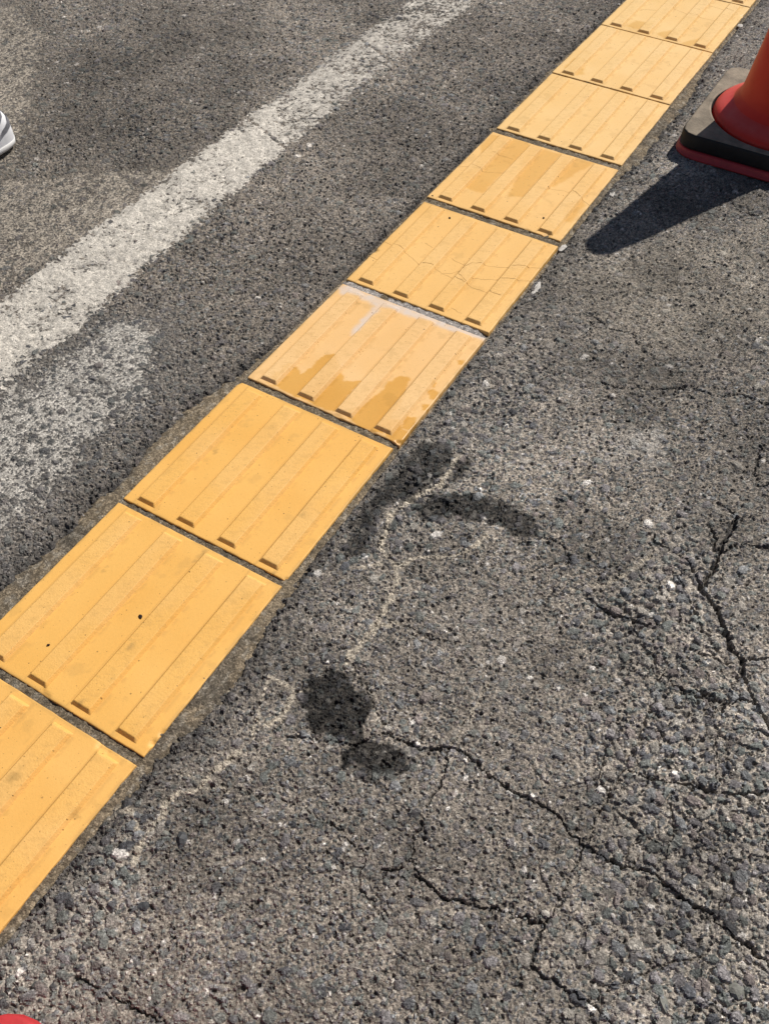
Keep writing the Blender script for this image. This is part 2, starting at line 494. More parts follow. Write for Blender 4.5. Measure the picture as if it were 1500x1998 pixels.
def plain(name, col, rough=.6, spec=.4, var=.15, scale=60, bump=0.0, bscale=400):
    mt, nt, b = material(name)
    L = nt.links.new
    tc = nd(nt, 'ShaderNodeTexCoord')
    n1 = nd(nt, 'ShaderNodeTexNoise', Scale=scale, Detail=5.0, Roughness=.65)
    L(tc.outputs['Object'], n1.inputs['Vector'])
    rp = nd(nt, 'ShaderNodeValToRGB')
    rp.color_ramp.elements[0].position, rp.color_ramp.elements[1].position = .3, .7
    rp.color_ramp.elements[0].color = (*[c * (1 - var) for c in col], 1)
    rp.color_ramp.elements[1].color = (*[min(1, c * (1 + var)) for c in col], 1)
    L(n1.outputs['Fac'], rp.inputs['Fac'])
    L(rp.outputs['Color'], b.inputs['Base Color'])
    b.inputs['Roughness'].default_value = rough
    b.inputs['Specular IOR Level'].default_value = spec
    if bump:
        n2 = nd(nt, 'ShaderNodeTexNoise', Scale=bscale, Detail=3.0)
        L(tc.outputs['Object'], n2.inputs['Vector'])
        bp = nd(nt, 'ShaderNodeBump', Strength=1.0, Distance=bump)
        L(n2.outputs['Fac'], bp.inputs['Height'])
        L(bp.outputs['Normal'], b.inputs['Normal'])
    return mt


M_ground = tinted('asphalt', .82, 480, .50, 420, .0030, .28, rough_attr='wet', grains=(430, .36))
M_bed = tinted('sandy_mortar', .9, 600, .5, 500, .0026, .2, grains=(420, .42))
M_paint = tinted('worn_road_paint', .75, 500, .22, 420, .0018, .3, grains=(480, .22),
                 specks=[(260, .35, (.10, .09, .08)), (420, .4, (.16, .15, .13))])
M_tile = tinted('yellow_tile', .52, 260, .035, 520, .00022, .34,
                specks=[(38, .055, (.10, .05, .02)), (90, .10, (.24, .13, .04)), (260, .15, (.40, .23, .07))], rough_attr='wet')
M_bar = tinted('yellow_bar', .56, 420, .07, 420, .00055, .34,
               specks=[(38, .05, (.12, .06, .02)), (120, .12, (.32, .18, .05)), (330, .24, (.46, .28, .09))], rough_attr='wet')
M_hair = plain('crack_dirt', (.37, .21, .072), .9, .1)
M_chip = {'w': plain('pale_stone', (.44, .41, .36), .7, .3, .25, 200, .0008),
          'g': plain('grey_green_stone', (.20, .198, .175), .7, .3, .25, 200, .0008),
          'k': plain('dark_stone', (.055, .057, .06), .6, .4, .3, 200, .0008),
          'p': plain('purple_grey_stone', (.19, .17, .165), .7, .3, .25, 200, .0008),
          'd': plain('dark_crumb', (.028, .016, .012), .8, .3, .3, 300, .0006)}
M_lump = plain('white_mortar', (.52, .49, .45), .9, .2, .2, 150, .0015, 300)

# ------------------------------------------------------------------ the asphalt, one sheet out to the horizon
foot = np.array([CAM.x, CAM.y])
dirF = np.array([math.sin(YAW), math.cos(YAW)])
dirR = np.array([math.cos(YAW), -math.sin(YAW)])
cp, sp_ = math.cos(PITCH), math.sin(PITCH)
STEP = 1.40e-3
s_list, s = [], -.06
while s < 2.95:
    s_list.append(s)
    s += STEP * (s * cp + CAM.z * sp_)
g = s_list[-1] - s_list[-2]
while s < 5.2:
    g *= 1.03
    s += g
    s_list.append(s)
g = STEP
s = s_list[0]
while s > -.9:
    g *= 1.04
    s -= g
    s_list.insert(0, s)
back, front, g = [], [], .01
while g < 90:
    back.append(s_list[0] - g)
    front.append(s_list[-1] + g)
    g *= 1.75
S = np.array(back[::-1] + s_list + front)
t_half = [0]
g = STEP
while t_half[-1] < 1.25:
    if t_half[-1] > .455:
        g *= 1.022
    t_half.append(t_half[-1] + g)
T_END = t_half[-1]
out_, g = [], .01
while g < 90:
    out_.append(T_END + g)
    g *= 1.75
pos = t_half + out_
Tn = np.array([-t for t in pos[:0:-1]] + pos)
zz = np.clip(S * cp + CAM.z * sp_, .8, 3.0)
SS, TT = S[:, None], Tn[None, :] * zz[:, None]
GX = (foot[0] + SS * dirF[0] + TT * dirR[0]).astype(f32)
GY = (foot[1] + SS * dirF[1] + TT * dirR[1]).astype(f32)
fade = (sstep((S - s_list[0]) / .3) * sstep((s_list[-1] - S) / .8))[:, None] * sstep((T_END - .01 - np.abs(Tn)) / .25)[None, :]
fade = fade.astype(f32)


def bed_edges(Y, X):
    wl = np.interp(Y, [a / 1000 for a, _ in BED_L], [b / 1000 for _, b in BED_L])
    wr = np.interp(Y, [a / 1000 for a, _ in BED_R], [b / 1000 for _, b in BED_R])
    j = (fbm(X, Y, .011, 40, 4) - .5) * .016 - .0105 + (fbm(X, Y, .06, 43, 2) - .5) * .006
    return np.where(X < 0, -X - wl - j, X - wr - j)      # > 0 on the asphalt


def undulation(X, Y):
    return (fbm(X, Y, .32, 20, 2) - .5) * .006 + (fbm(X, Y, .09, 24, 2) - .5) * .0022


def asphalt(X, Y):
    side = sstep((X + .05) / .10)                        # 0 on the road side, 1 on the cracked side
    coarse = np.maximum(mask(X, Y, ['coarse1', 'coarse2', 'coarse3'], .10, .03, .08, 92), .75 * mask(X, Y, ['coarse4'], .12, .03, .08, 95))
    residue = mask(X, Y, ['residue'], .22, .03, .05, 101)
    beige = mask(X, Y, ['beige', 'beige2'], .12, .03, .06, 104)
    dark1 = mask(X, Y, ['dark1'], .10, .03, .09, 107)
    dark2 = mask(X, Y, ['dark2'], .14, .03, .09, 110)
    wet = np.maximum(mask(X, Y, ['wet1', 'wet2', 'wet6'], .008, .016, .013, 113), np.maximum(mask(X, Y, ['wet3'], .009, .010, .012, 113) * .97, .92 * mask(X, Y, ['wet4', 'wet5'], .011, .014, .012, 114)))
    wet = wet * lerp(.80, 1.05, vnoise(X, Y, .009, 115))
    scuff = mask(X, Y, ['scuff'], .05, .02, .02, 116) * vnoise(X, Y, .012, 117)
    tan = mask(X, Y, ['tan'], .10, .03, .08, 118)
    edge = bed_edges(Y, X)
    ragged = np.exp(-np.clip(edge, 0, 1) / .018) * (np.abs(X) < .4)

    wx = X + (fbm(X, Y, .0065, 60, 2) - .5) * .009 + (fbm(X, Y, .028, 62, 2) - .5) * .007
    wy = Y + (fbm(X, Y, .0065, 64, 2) - .5) * .009 + (fbm(X, Y, .028, 66, 2) - .5) * .007

    # stones of three sizes in a rough sandy binder
    binder = (fbm(X, Y, .0085, 30, 3) - .5) * .0030 + (vnoise(X, Y, .0034, 34) - .5) * .0018 + (vnoise(X, Y, .0019, 35) - .5) * .0010
    expose = lerp(.70, 1.10, coarse) * lerp(.7, 1.25, fbm(X, Y, .11, 36, 2))
    expose = expose * lerp(1, .7, beige) * lerp(1, 1.25, residue)
    big, b1, b2, bt = cells(X, Y, .0165, 200)
    mid, m1, m2, mt_ = cells(X, Y, .0092, 210)
    sml, s1, s2, st = cells(X, Y, .0052, 220)

    def dome(d, h, tilt, sharp=4.5):
        q = np.clip(d * sharp, 0, 1)
        return np.where(d > 0, h * (.75 * q + .25 * np.clip(d * 1.4, 0, 1) + .55 * tilt * q), -9)
    hb = dome(big, .0050 * expose, bt) - .0008 + (b2 - .5) * .0016
    hm = dome(mid, .0041 * expose, mt_) - .0010 + (m2 - .5) * .0016
    hs = dome(sml, .0030, st) - .0010 + (s2 - .5) * .0014
    hb = np.where(b1 < .15 + .55 * coarse + .04 * residue, hb, -9)
    hm = np.where(m1 < .40 + .30 * coarse, hm, -9)
    hs = np.where(s1 < .78, hs, -9)
    h = np.maximum(np.maximum(binder, hs), np.maximum(hm, hb))
    layer = np.where(h <= binder, 0, np.where(h == hb, 3, np.where(h == hm, 2, 1)))
    pit, p1, p2, _ = cells(X, Y, .0085, 230, .22, .48)
    pitd = np.where(p1 < .11 + .45 * ragged + .12 * (1 - side) + .06 * coarse, np.clip(pit * 3.0, 0, 1), 0) * (layer < 3)
    h = h - pitd * .0034
    fill = np.maximum(residue * lerp(.9, 1.05, vnoise(X, Y, .03, 45)), beige * .80)
    lvl = lerp(-.0062, .0010, np.clip(fill * 1.15, 0, 1)) + (vnoise(X, Y, .011, 47) - .5) * .0016
    filled = sstep((lvl - h) / .0012 + .6)
    h = np.maximum(h, lvl + (vnoise(X, Y, .003, 46) - .5) * .0005)
    pitd = pitd * (1 - filled * .8)
    # broken asphalt along the cut edge
    h = h - ragged * (.0010 + .006 * (vnoise(X, Y, .012, 44) - .35))
    crk = np.zeros(X.shape, f32)
    sand = np.zeros(X.shape, f32)
    for w, dep, pale, pts in CRACKS:
        d = line_dist(wx, wy, M(pts), .035)
        near = d < .034
        if not near.any():
            continue
        wob = np.clip(lerp(.15, 1.45, vnoise(X, Y, .020, 70)), .25, 1.4) * np.where(layer == 3, .6, 1.0)
        a = 1 - sstep((d / (w * .00036 * wob) - .5) / .8)
        cut = a * dep * .0011 * (1 - .75 * pale)
        h = h - cut - .0006 * np.exp(-(d / .006) ** 2) * (d < .034)
        crk = np.maximum(crk, a * (1 - pale))
        sand = np.maximum(sand, np.maximum(a * pale, pale * .8 * (1 - sstep(d / .005))))
    plate = np.ones(X.shape, f32)
    for size, seed, amp, wd in ((.150, 260, .0034, .0014), (.075, 265, .0024, .0010)):
        ta, tb = table(seed), table(seed + 1)
        ux, uy = wx + (fbm(X, Y, .05, 270, 2) - .5) * .025, wy + (fbm(X, Y, .05, 272, 2) - .5) * .025
        g0, g1 = np.floor(ux / size).astype(np.int32), np.floor(uy / size).astype(np.int32)
        d1, d2 = np.full(X.shape, 9, f32), np.full(X.shape, 9, f32)
        lift = np.zeros(X.shape, f32)
        for dx in (-1, 0, 1):
            for dy in (-1, 0, 1):
                ix, iy = (g0 + dx) & 511, (g1 + dy) & 511
                dd = np.hypot((g0 + dx + ta[ix, iy]) * size - ux, (g1 + dy + tb[ix, iy]) * size - uy)
                d2 = np.where(dd < d1, d1, np.minimum(d2, dd))
                lift = np.where(dd < d1, ta[iy, ix], lift)
                d1 = np.minimum(d1, dd)
        on = sstep((fbm(X, Y, .07, 274 + seed, 3) - .43) / .10) * side * (X > .19) * np.clip(sstep((.12 - Y) / .30) * sstep((X - .24) / .2) * .9 + .1, 0, 1) * (.45 + .55 * coarse) * (.35 + .65 * coarse if size < .1 else 1)
        a = (1 - sstep(((d2 - d1) * .5 / wd - .4) / .9)) * on
        h = h - a * amp + (lift - .5) * (.0026 if size > .1 else .0012) * side * (X > .17) * (.35 + .65 * coarse)
        plate = plate + (lift - .5) * (.34 if size > .1 else .16) * side * (X > .17)
        crk = np.maximum(crk, a * .7)
    trail = np.zeros(X.shape, f32)
    for w, pts in TRAILS:
        d = line_dist(wx, wy, M(pts), .03)
        n = vnoise(X, Y, .012, 74)
        trail = np.maximum(trail, sstep((w * .00048 * (.35 + 1.3 * n) - d) / .0016 + .5) * (d < .029))
    h = h + trail * .0006
    sand = np.maximum(sand, trail)

    # colours of the minerals themselves
    r = np.where(layer == 3, b1 * 9.7 % 1, np.where(layer == 2, m1 * 9.7 % 1, s1 * 9.7 % 1))
    q = np.where(layer == 3, b2, np.where(layer == 2, m2, s2))
    kinds = np.array([(.098, .104, .096), (.116, .108, .107), (.055, .056, .060), (.165, .150, .130), (.125, .128, .128), (.20, .185, .16),
                      (.135, .115, .105), (.40, .375, .34)], f32)
    ki = np.searchsorted(np.array([.20, .38, .50, .68, .80, .90, .972]), r).clip(0, 7)
    stone = kinds[ki] * (.62 + .76 * q)[..., None]
    bn = fbm(X, Y, .05, 50, 3)
    bind = np.array((.215, .188, .155), f32) * (.72 + .56 * bn)[..., None]
    fine = vnoise(X, Y, .0031, 54)
    bind = bind * (.60 + .8 * fine)[..., None]
    c = np.where((layer > 0)[..., None], stone * 1.22, bind)
    # thin road film over every face: evens the stones out where traffic has dusted them
    film = sstep((fbm(X, Y, .16, 56, 3) - .25) / .5) * .32 * (1 - .5 * coarse)
    c = mixc(c, (.195, .172, .146), film)
    low = sstep((.0004 - h) / .0016)
    c = mixc(c, (.33, .295, .25), np.clip(low + (layer == 0) * .45, 0, 1) * coarse * .9)
    c = c * lerp(1, 1.12, coarse)[..., None]
    c = mixc(c, (.30, .262, .205), np.maximum(tan * .30, 0) * (1 - pitd))
    c = c * (1.20 * plate * (.60 + .80 * fbm(X, Y, .13, 57, 4)))[..., None]
    # road side: greyer; cement film and dust in the hollows
    c = c * lerp(np.array((1.02, 1.0, .99), f32), np.array((1.015, 1.015, 1.025), f32), side[..., None])
    c = c * (1 - .28 * dark1 - .08 * dark2)[..., None]
    c = mixc(c, (.40, .35, .285), beige * np.clip(filled + .15, 0, 1) * .85)
    c = mixc(c, c * .45, beige * (1 - filled) * .7)
    rs = residue * lerp(.55, 1.25, vnoise(X, Y, .035, 58))
    c = mixc(c, (.50, .47, .42), np.clip(residue * 1.2, 0, 1) * np.clip(filled + .10, 0, 1) * .9)
    c = mixc(c, c * 0 + np.array((.075, .076, .078), f32), np.clip(residue * 1.2, 0, 1) * (1 - filled) * .6)
    c = mixc(c, (.45, .42, .38), scuff * .75)
    c = mixc(c, (.50, .44, .35), np.clip(sand, 0, 1) * .88)
    c = mixc(c, (.045, .042, .040), np.clip(crk, 0, 1) * .75)
    c = mixc(c, (.06, .056, .052), pitd * .55)
    c = mixc(c, (.055, .052, .050), np.clip(ragged * 1.25, 0, 1) * (.45 + .5 * vnoise(X, Y, .02, 59)) * (edge < .05))
    c = c * (1 - wet * np.where(layer >= 2, .74, .92))[..., None]
    return h, c, wet


gh, gc, gw = asphalt(GX, GY)
und = undulation(GX, GY)
edg = bed_edges(GY, GX)
trench = (sstep((.008 - edg) / .016) * .006 + sstep((-edg - .004) / .010) * .010) * (GY > -1.50) * (GY < 2.545)
clear = sstep((.160 - np.abs(GX)) / .005) * (GY > -1.49) * (GY < 2.535)
trench = np.maximum(trench, clear * .014)
GZ = und * fade + (gh * fade) - trench
M_mean = np.array((.16, .145, .127), f32)
gc = gc * fade[..., None] + M_mean * (1 - fade[..., None])
link('ground', grid_mesh('ground', GX, GY, GZ, gc, {'wet': gw * .7}, smooth=False), M_ground)['kind'] = 'structure'


# ------------------------------------------------------------------ worn white line
def box_blur(a, k):
    for ax in (0, 1):
        c = np.cumsum(np.concatenate([np.repeat(np.take(a, [0], ax), k + 1, ax), a, np.repeat(np.take(a, [-1], ax), k, ax)], ax), ax)
        n = a.shape[ax]
        a = (np.take(c, np.arange(2 * k + 1, 2 * k + 1 + n), ax) - np.take(c, np.arange(0, n), ax)) / (2 * k + 1)
    return a


pl = np.interp(GY, [a / 1000 for a, _ in PAINT_L], [b / 1000 for _, b in PAINT_L])
pr = np.interp(GY, [a / 1000 for a, _ in PAINT_R], [b / 1000 for _, b in PAINT_R])
jag = (fbm(GX, GY, .030, 130, 3) - .5) * .010 + (vnoise(GX, GY, .005, 131) - .5) * .014 + .008
inset = np.minimum(GX - pl, pr - GX) + jag
band = (inset > -.012) & (fade > .5)
smooth_h = box_blur(gh.astype(np.float64), 3).astype(f32)
wear = fbm(GX, GY, .045, 134, 4)
far_wear = sstep((GY - .15) / 1.0)
nf = fbm(GX, GY, .0065, 136, 3)
fade_l = sstep((GY + .62) / .25)
thick = np.clip(inset / .010, -1, 1) * .0007 + (.52 - wear) * .0022 - far_wear * .0008 + .00016 + (nf - .5) * .0032 - (1 - fade_l) * .0008
for pts in ([(-.655, .46), (-.50, .40)], [(-.65, .93), (-.49, .86)]):
    thick -= .0016 * (1 - sstep(line_dist(GX, GY, pts, .03) / .008))
pc = np.array((.60, .555, .485), f32) * (.72 + .5 * fbm(GX, GY, .010, 138, 4))[..., None]
pc = mixc(pc, (.21, .195, .175), np.clip(sstep((wear - .50) / .25) * .35 + far_wear * .34 + (.5 - nf) * 1.3 + .25 * (1 - sstep(inset / .02)), 0, .9))
pz = und + lerp(gh, smooth_h, .50) + thick
bandq = (band[:-1, :-1] & band[1:, :-1] & band[:-1, 1:] & band[1:, 1:])
above = pz > GZ + .00005
bandq &= (above[:-1, :-1] | above[1:, :-1] | above[:-1, 1:] | above[1:, 1:])
link('painted_line', grid_mesh('painted_line', GX, GY, pz, pc, keep=bandq), M_paint)['kind'] = 'structure'

# ------------------------------------------------------------------ mortar bed under the strip
bx = np.concatenate([np.linspace(-.235, -.145, 58), np.linspace(-.14, .14, 71), np.linspace(.145, .225, 50)])
by = np.arange(-1.50, 2.545, .0028)
BX, BY = [a.astype(f32) for a in np.meshgrid(bx, by)]
ed = bed_edges(BY, BX)
bz = undulation(BX, BY) * .8 - .0016 + (fbm(BX, BY, .02, 140, 3) - .5) * .0022 + (vnoise(BX, BY, .004, 144) - .5) * .0008
inside = np.abs(BX) < .151
bz = np.where(inside, .0004 + (vnoise(BX, BY, .012, 146) - .5) * .0022 + (vnoise(BX, BY, .004, 147) - .5) * .0016, bz)
bz = bz - sstep((ed + .010) / .022) * .0062 + (fbm(BX, BY, .006, 141, 3) - .5) * .0030 + (vnoise(BX, BY, .003, 143) - .5) * .0010
bc = np.array((.215, .172, .118), f32) * (.55 + .5 * fbm(BX, BY, .012, 148, 3) + .4 * vnoise(BX, BY, .0034, 149))[..., None]
bc = mixc(bc, (.09, .082, .070), sstep((fbm(BX, BY, .05, 150, 3) - .52) / .2) * .6)
bc = mixc(bc, (.32, .285, .23), sstep((fbm(BX, BY, .007, 153, 2) - .62) / .08) * .6)
bc = np.where(inside[..., None], bc * .8, bc)
pale = sstep((.012 - np.abs(BY - .0695)) / .004) * inside
bc = mixc(bc, (.42, .39, .37), pale * .8 * (vnoise(BX, BY, .02, 152) > .25))
link('mortar_bed', grid_mesh('mortar_bed', BX, BY, bz, bc), M_bed)['kind'] = 'structure'

# ------------------------------------------------------------------ yellow tactile tiles
TONE = {-2: (0.736, 0.477, 0.184), -1: (0.736, 0.477, 0.184), 0: (0.754, 0.495, 0.202), 1: (0.764, 0.500, 0.198), 2: (0.773, 0.508, 0.207), 3: (0.773, 0.500, 0.198), 4: (0.773, 0.473, 0.170), 5: (0.773, 0.464, 0.156),
        6: (0.773, 0.477, 0.198), 7: (0.773, 0.427, 0.106), 8: (0.773, 0.432, 0.110), 9: (0.773, 0.432, 0.115), 10: (0.773, 0.432, 0.110)}
BARS_X = (-.1125, -.0375, .0375, .1125)
TLAB = {
    -1: 'yellow tactile tile next beyond the one cut off by the top edge of the photo',
    -2: 'last yellow tactile tile of the strip, beyond the top edge of the photo',
    10: 'yellow tactile tile next to the nearest one, outside the lower left edge',
    0: 'farthest yellow tactile tile, mostly cut off by the top edge of the photo',
    1: 'pale yellow tactile tile with tan smudges along its near edge, near the top',
    2: 'pale yellow tactile tile beside the cone base, orange stain at its left corner',
    3: 'clean pale yellow tactile tile beside the near corner of the black cone weight',
    4: 'yellow tactile tile with wide orange stains, left of the cone shadow tip',
    5: 'yellow tactile tile with branching hairline cracks across its middle, white lumps beside it',
    6: 'faded yellow tactile tile with ragged damp stains and grey dust on its far edge',
    7: 'clean deep yellow tactile tile just nearer than the one with ragged damp stains',
    8: 'deep yellow tactile tile with two dark crumbs and a chipped lower right corner',
    9: 'nearest yellow tactile tile, at the lower left, cut off by the left edge'}


def tile_colour(k, lx, ly, X, Y, bar):
    c = np.array(TONE[k], f32) * np.ones(X.shape + (1,), f32)
    n = fbm(X, Y, .07, 160, 3)
    c = c * (1 + (n - .5) * np.array((.06, .10, .25), f32)[None, None, :].reshape((1,) * X.ndim + (3,)) if False else 1 + (n - .5)[..., None] * np.array((.08, .15, .34), f32))
    wet = np.zeros(X.shape, f32)
    dust = np.zeros(X.shape, f32)
    wx = X + (fbm(X, Y, .010, 164, 3) - .5) * .008
    wy = Y + (fbm(X, Y, .010, 168, 3) - .5) * .008
    if k in TILE_STAIN:
        for pts in TILE_STAIN[k][0]:
            wet = np.maximum(wet, sstep(poly_sd(wx, wy, M(pts), .02) / (.003 if k == 6 else .008) + .5) * (1 if k == 6 else .62))
        for pts in TILE_STAIN[k][1]:
            dust = np.maximum(dust, sstep(poly_sd(wx, wy, M(pts), .02) / .012 + .5))
    if bar:
        wet = wet * .30
        c = mixc(c, (.80, .56, .28), .16 * np.ones(X.shape, f32) * sstep((fbm(X, Y, .10, 172, 2) - .35) / .3))
    # shade painted along each bar's left foot; grime beside bars, at rim, freckles on bars
    e = np.minimum(.15 - np.abs(lx), .15 - np.abs(ly))
    g = (1 - sstep(e / .007)) * sstep((fbm(X, Y, .02, 176, 3) - .42) / .2) * .5
    if not bar:
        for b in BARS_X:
            g = np.maximum(g, (1 - sstep(np.abs(lx - (b - .0178)) / .0022)) * .42)  # shaded left flank of the bar, put into the slab colour
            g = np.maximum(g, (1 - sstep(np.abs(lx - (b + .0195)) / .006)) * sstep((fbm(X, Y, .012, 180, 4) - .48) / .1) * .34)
        g = np.maximum(g, sstep((fbm(X, Y, .03, 182, 4) - .70) / .06) * .20)
    else:
        g = np.maximum(g, np.maximum(sstep((fbm(X, Y, .004, 184, 3) - .58) / .10) * .20, sstep((fbm(X, Y, .02, 186, 4) - .70) / .06) * .22))
    for sx_, sy_, sr_ in SMUDGES:
        if abs(sx_ / 1000 - TILES[k][0]) < .2 and abs(sy_ / 1000 - TILES[k][1]) < .2:
            dd = np.hypot((X - sx_ / 1000) * 1.5, (Y - sy_ / 1000) * .8)
            g = np.maximum(g, sstep(1.15 - dd / (sr_ / 1000)) * sstep((fbm(X, Y, .007, 189, 3) - .30) / .3) * .75)
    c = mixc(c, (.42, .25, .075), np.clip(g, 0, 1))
    c = c * (1 - wet[..., None] * np.array((.14, .26, .58), f32))
    c = mixc(c, (.62, .56, .52), dust * .8 * (.6 + .5 * vnoise(X, Y, .01, 188)))
    return np.clip(c, 0, .9), wet


def bar_grid():
    u = np.array([-17.2, -16.9, -15, -13.3, -12.6, -12, -8, -3, 3, 8, 12, 12.6, 13.3, 15, 16.9, 17.2]) / 1000
    e = np.array([-141, -140.7, -138.8, -137, -136.2, -135.5]) / 1000
    v = np.concatenate([e, np.linspace(-.133, .133, 98), -e[::-1]])
    U, V = np.meshgrid(u, v)
    H = np.minimum(np.minimum((.0172 - np.abs(U)) / .0046, (.141 - np.abs(V)) / .0050), 1)
    H = np.clip(H, 0, 1)
    H = np.where(H > .9, .9 + (H - .9) * .8, H) * BAR_H / .98
    return U.astype(f32), V.astype(f32), H.astype(f32)


BU, BV, BH = bar_grid()
inner = np.linspace(-.1482, .1482, 118)
su = np.concatenate([[-.15, -.15, -.1495], inner, [.1495, .15, .15]])
SU, SV = [a.astype(f32) for a in np.meshgrid(su, su)]
ring = np.minimum(np.minimum(np.arange(len(su))[None, :], np.arange(len(su))[::-1][None, :]),
                  np.minimum(np.arange(len(su))[:, None], np.arange(len(su))[::-1][:, None]))
CHIPS_T = {8: [(.1495, -.130, .007, .0030), (.151, -.112, .006, .0025), (-.02, -.150, .01, .002)], 6: [(.1505, -.1485, .008, .004), (.10, -.1515, .007, .0018), (.03, -.15, .008, .002)],
           7: [(.1505, -.1500, .006, .003), (-.150, .150, .007, .003)], 4: [(.08, -.152, .007, .0018), (.12, -.15, .008, .002)], 5: [(-.150, -.045, .008, .0025)],
           9: [(.10, .15, .012, .002)], 1: [(.150, .09, .008, .003)]}


def slab_height(k, X, Y):
    return TOP + (vnoise(X, Y, .12, 190 + k) - .5) * .0006


for k in sorted(TILES):
    if k in (-2, -1, 10):
        pass
    cx, cy, ang = TILES[k]
    a = math.radians(ang)
    ca, sa = math.cos(a), math.sin(a)
    root = empty('tactile_tile', (cx, cy, 0), a)
    lab = TLAB.get(k, 'yellow tactile tile of the same strip lying outside the photo')
    tag(root, lab, 'tactile tile', 'yellow tactile tiles laid in a guiding strip')

    def world_xy(u, v):
        return (cx + ca * u - sa * v).astype(f32), (cy + sa * u + ca * v).astype(f32)
    X, Y = world_xy(SU, SV)
    H = slab_height(k, X, Y)
    U, V = SU.copy(), SV.copy()
    near_edge = (.15 - np.maximum(np.abs(U), np.abs(V))) < .003
    jx = (vnoise(X, Y, .010, 192) - .5) * .0007
    jy = (vnoise(X, Y, .010, 193) - .5) * .0007
    U = np.where(near_edge, U + jx - np.sign(U) * .0006, U)
    V = np.where(near_edge, V + jy - np.sign(V) * .0006, V)
    H = np.where(ring == 2, H - .0002, np.where(ring == 1, H - .0010, np.where(ring == 0, H - .011, H)))
    for (qx, qy, rad, dep) in CHIPS_T.get(k, []):
        d = np.hypot(SU - qx, SV - qy) + (vnoise(X, Y, .006, 195) - .5) * rad * .8
        cut = sstep((rad - d) / (rad * .5))
        H = np.where(ring > 0, H - cut * dep, H)
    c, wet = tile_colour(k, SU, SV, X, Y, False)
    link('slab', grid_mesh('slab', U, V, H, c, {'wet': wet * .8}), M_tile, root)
    for b in BARS_X:
        u = BU + b
        X, Y = world_xy(u, BV)
        Z = slab_height(k, X, Y) - .0003 + BH
        c, wet = tile_colour(k, u, BV, X, Y, True)
        link('bar', grid_mesh('bar', u, BV, Z, c, {'wet': wet * .5}), M_bar, root)
    # hairline cracks follow slab and bars
    for pts in HAIRLINES.get(k, []):
        P = []
        for (x0, y0), (x1, y1) in zip(pts[:-1], pts[1:]):
            n = max(2, int(math.hypot(x1 - x0, y1 - y0) / 3))
            P += [(lerp(x0, x1, j / n) / 1000, lerp(y0, y1, j / n) / 1000) for j in range(n)]
        P.append((pts[-1][0] / 1000, pts[-1][1] / 1000))
        P = np.array(P)
        P[:, 0] += (vnoise(P[:, 0], P[:, 1], .006, 197) - .5) * .003
        P[:, 1] += (vnoise(P[:, 0], P[:, 1], .006, 198) - .5) * .003
        T = np.gradient(P, axis=0)
        T /= np.linalg.norm(T, axis=1)[:, None] + 1e-9
        wdt = .00036 * (.35 + 1.0 * vnoise(P[:, 0], P[:, 1], .010, 199))
        rows = []
        for sgn in (-1, 1):
            q = P + sgn * wdt[:, None] * np.stack([-T[:, 1], T[:, 0]], 1)
            lu = ca * (q[:, 0] - cx) + sa * (q[:, 1] - cy)
            lv = -sa * (q[:, 0] - cx) + ca * (q[:, 1] - cy)
            z = slab_height(k, q[:, 0].astype(f32), q[:, 1].astype(f32))
            for b in BARS_X:
                z = z + np.clip(np.minimum((.0172 - np.abs(lu - b)) / .0046, (.141 - np.abs(lv)) / .0050), 0, 1) * BAR_H * .985
            rows.append((lu, lv, z + .00012))
        U = np.array([rows[0][0], rows[1][0]]); V = np.array([rows[0][1], rows[1][1]]); Z = np.array([rows[0][2], rows[1][2]])
        link('crack', grid_mesh('crack', U, V, Z), M_hair, root)


# ------------------------------------------------------------------ traffic cone, its rubber weight, and a second cone
def square_ring(half, rad, z, n=96):
    out = []
    for k in range(n):
        th = 2 * math.pi * (k + .5) / n
        c, s_ = math.cos(th), math.sin(th)
        t = half / max(abs(c), abs(s_))
        x, y = c * t, s_ * t
        qx, qy = half - rad, half - rad
        if abs(x) > qx and abs(y) > qy:                  # on a rounded corner: meet the arc
            cxn, cyn = math.copysign(qx, x), math.copysign(qy, y)
            bq = c * cxn + s_ * cyn
            t = bq + math.sqrt(max(0, bq * bq - (cxn * cxn + cyn * cyn - rad * rad)))
            x, y = c * t, s_ * t
        out.append((x, y, z))
    return out


def circle_ring(r, z, n=96):
    return [(r * math.cos(2 * math.pi * (k + .5) / n), r * math.sin(2 * math.pi * (k + .5) / n), z) for k in range(n)]


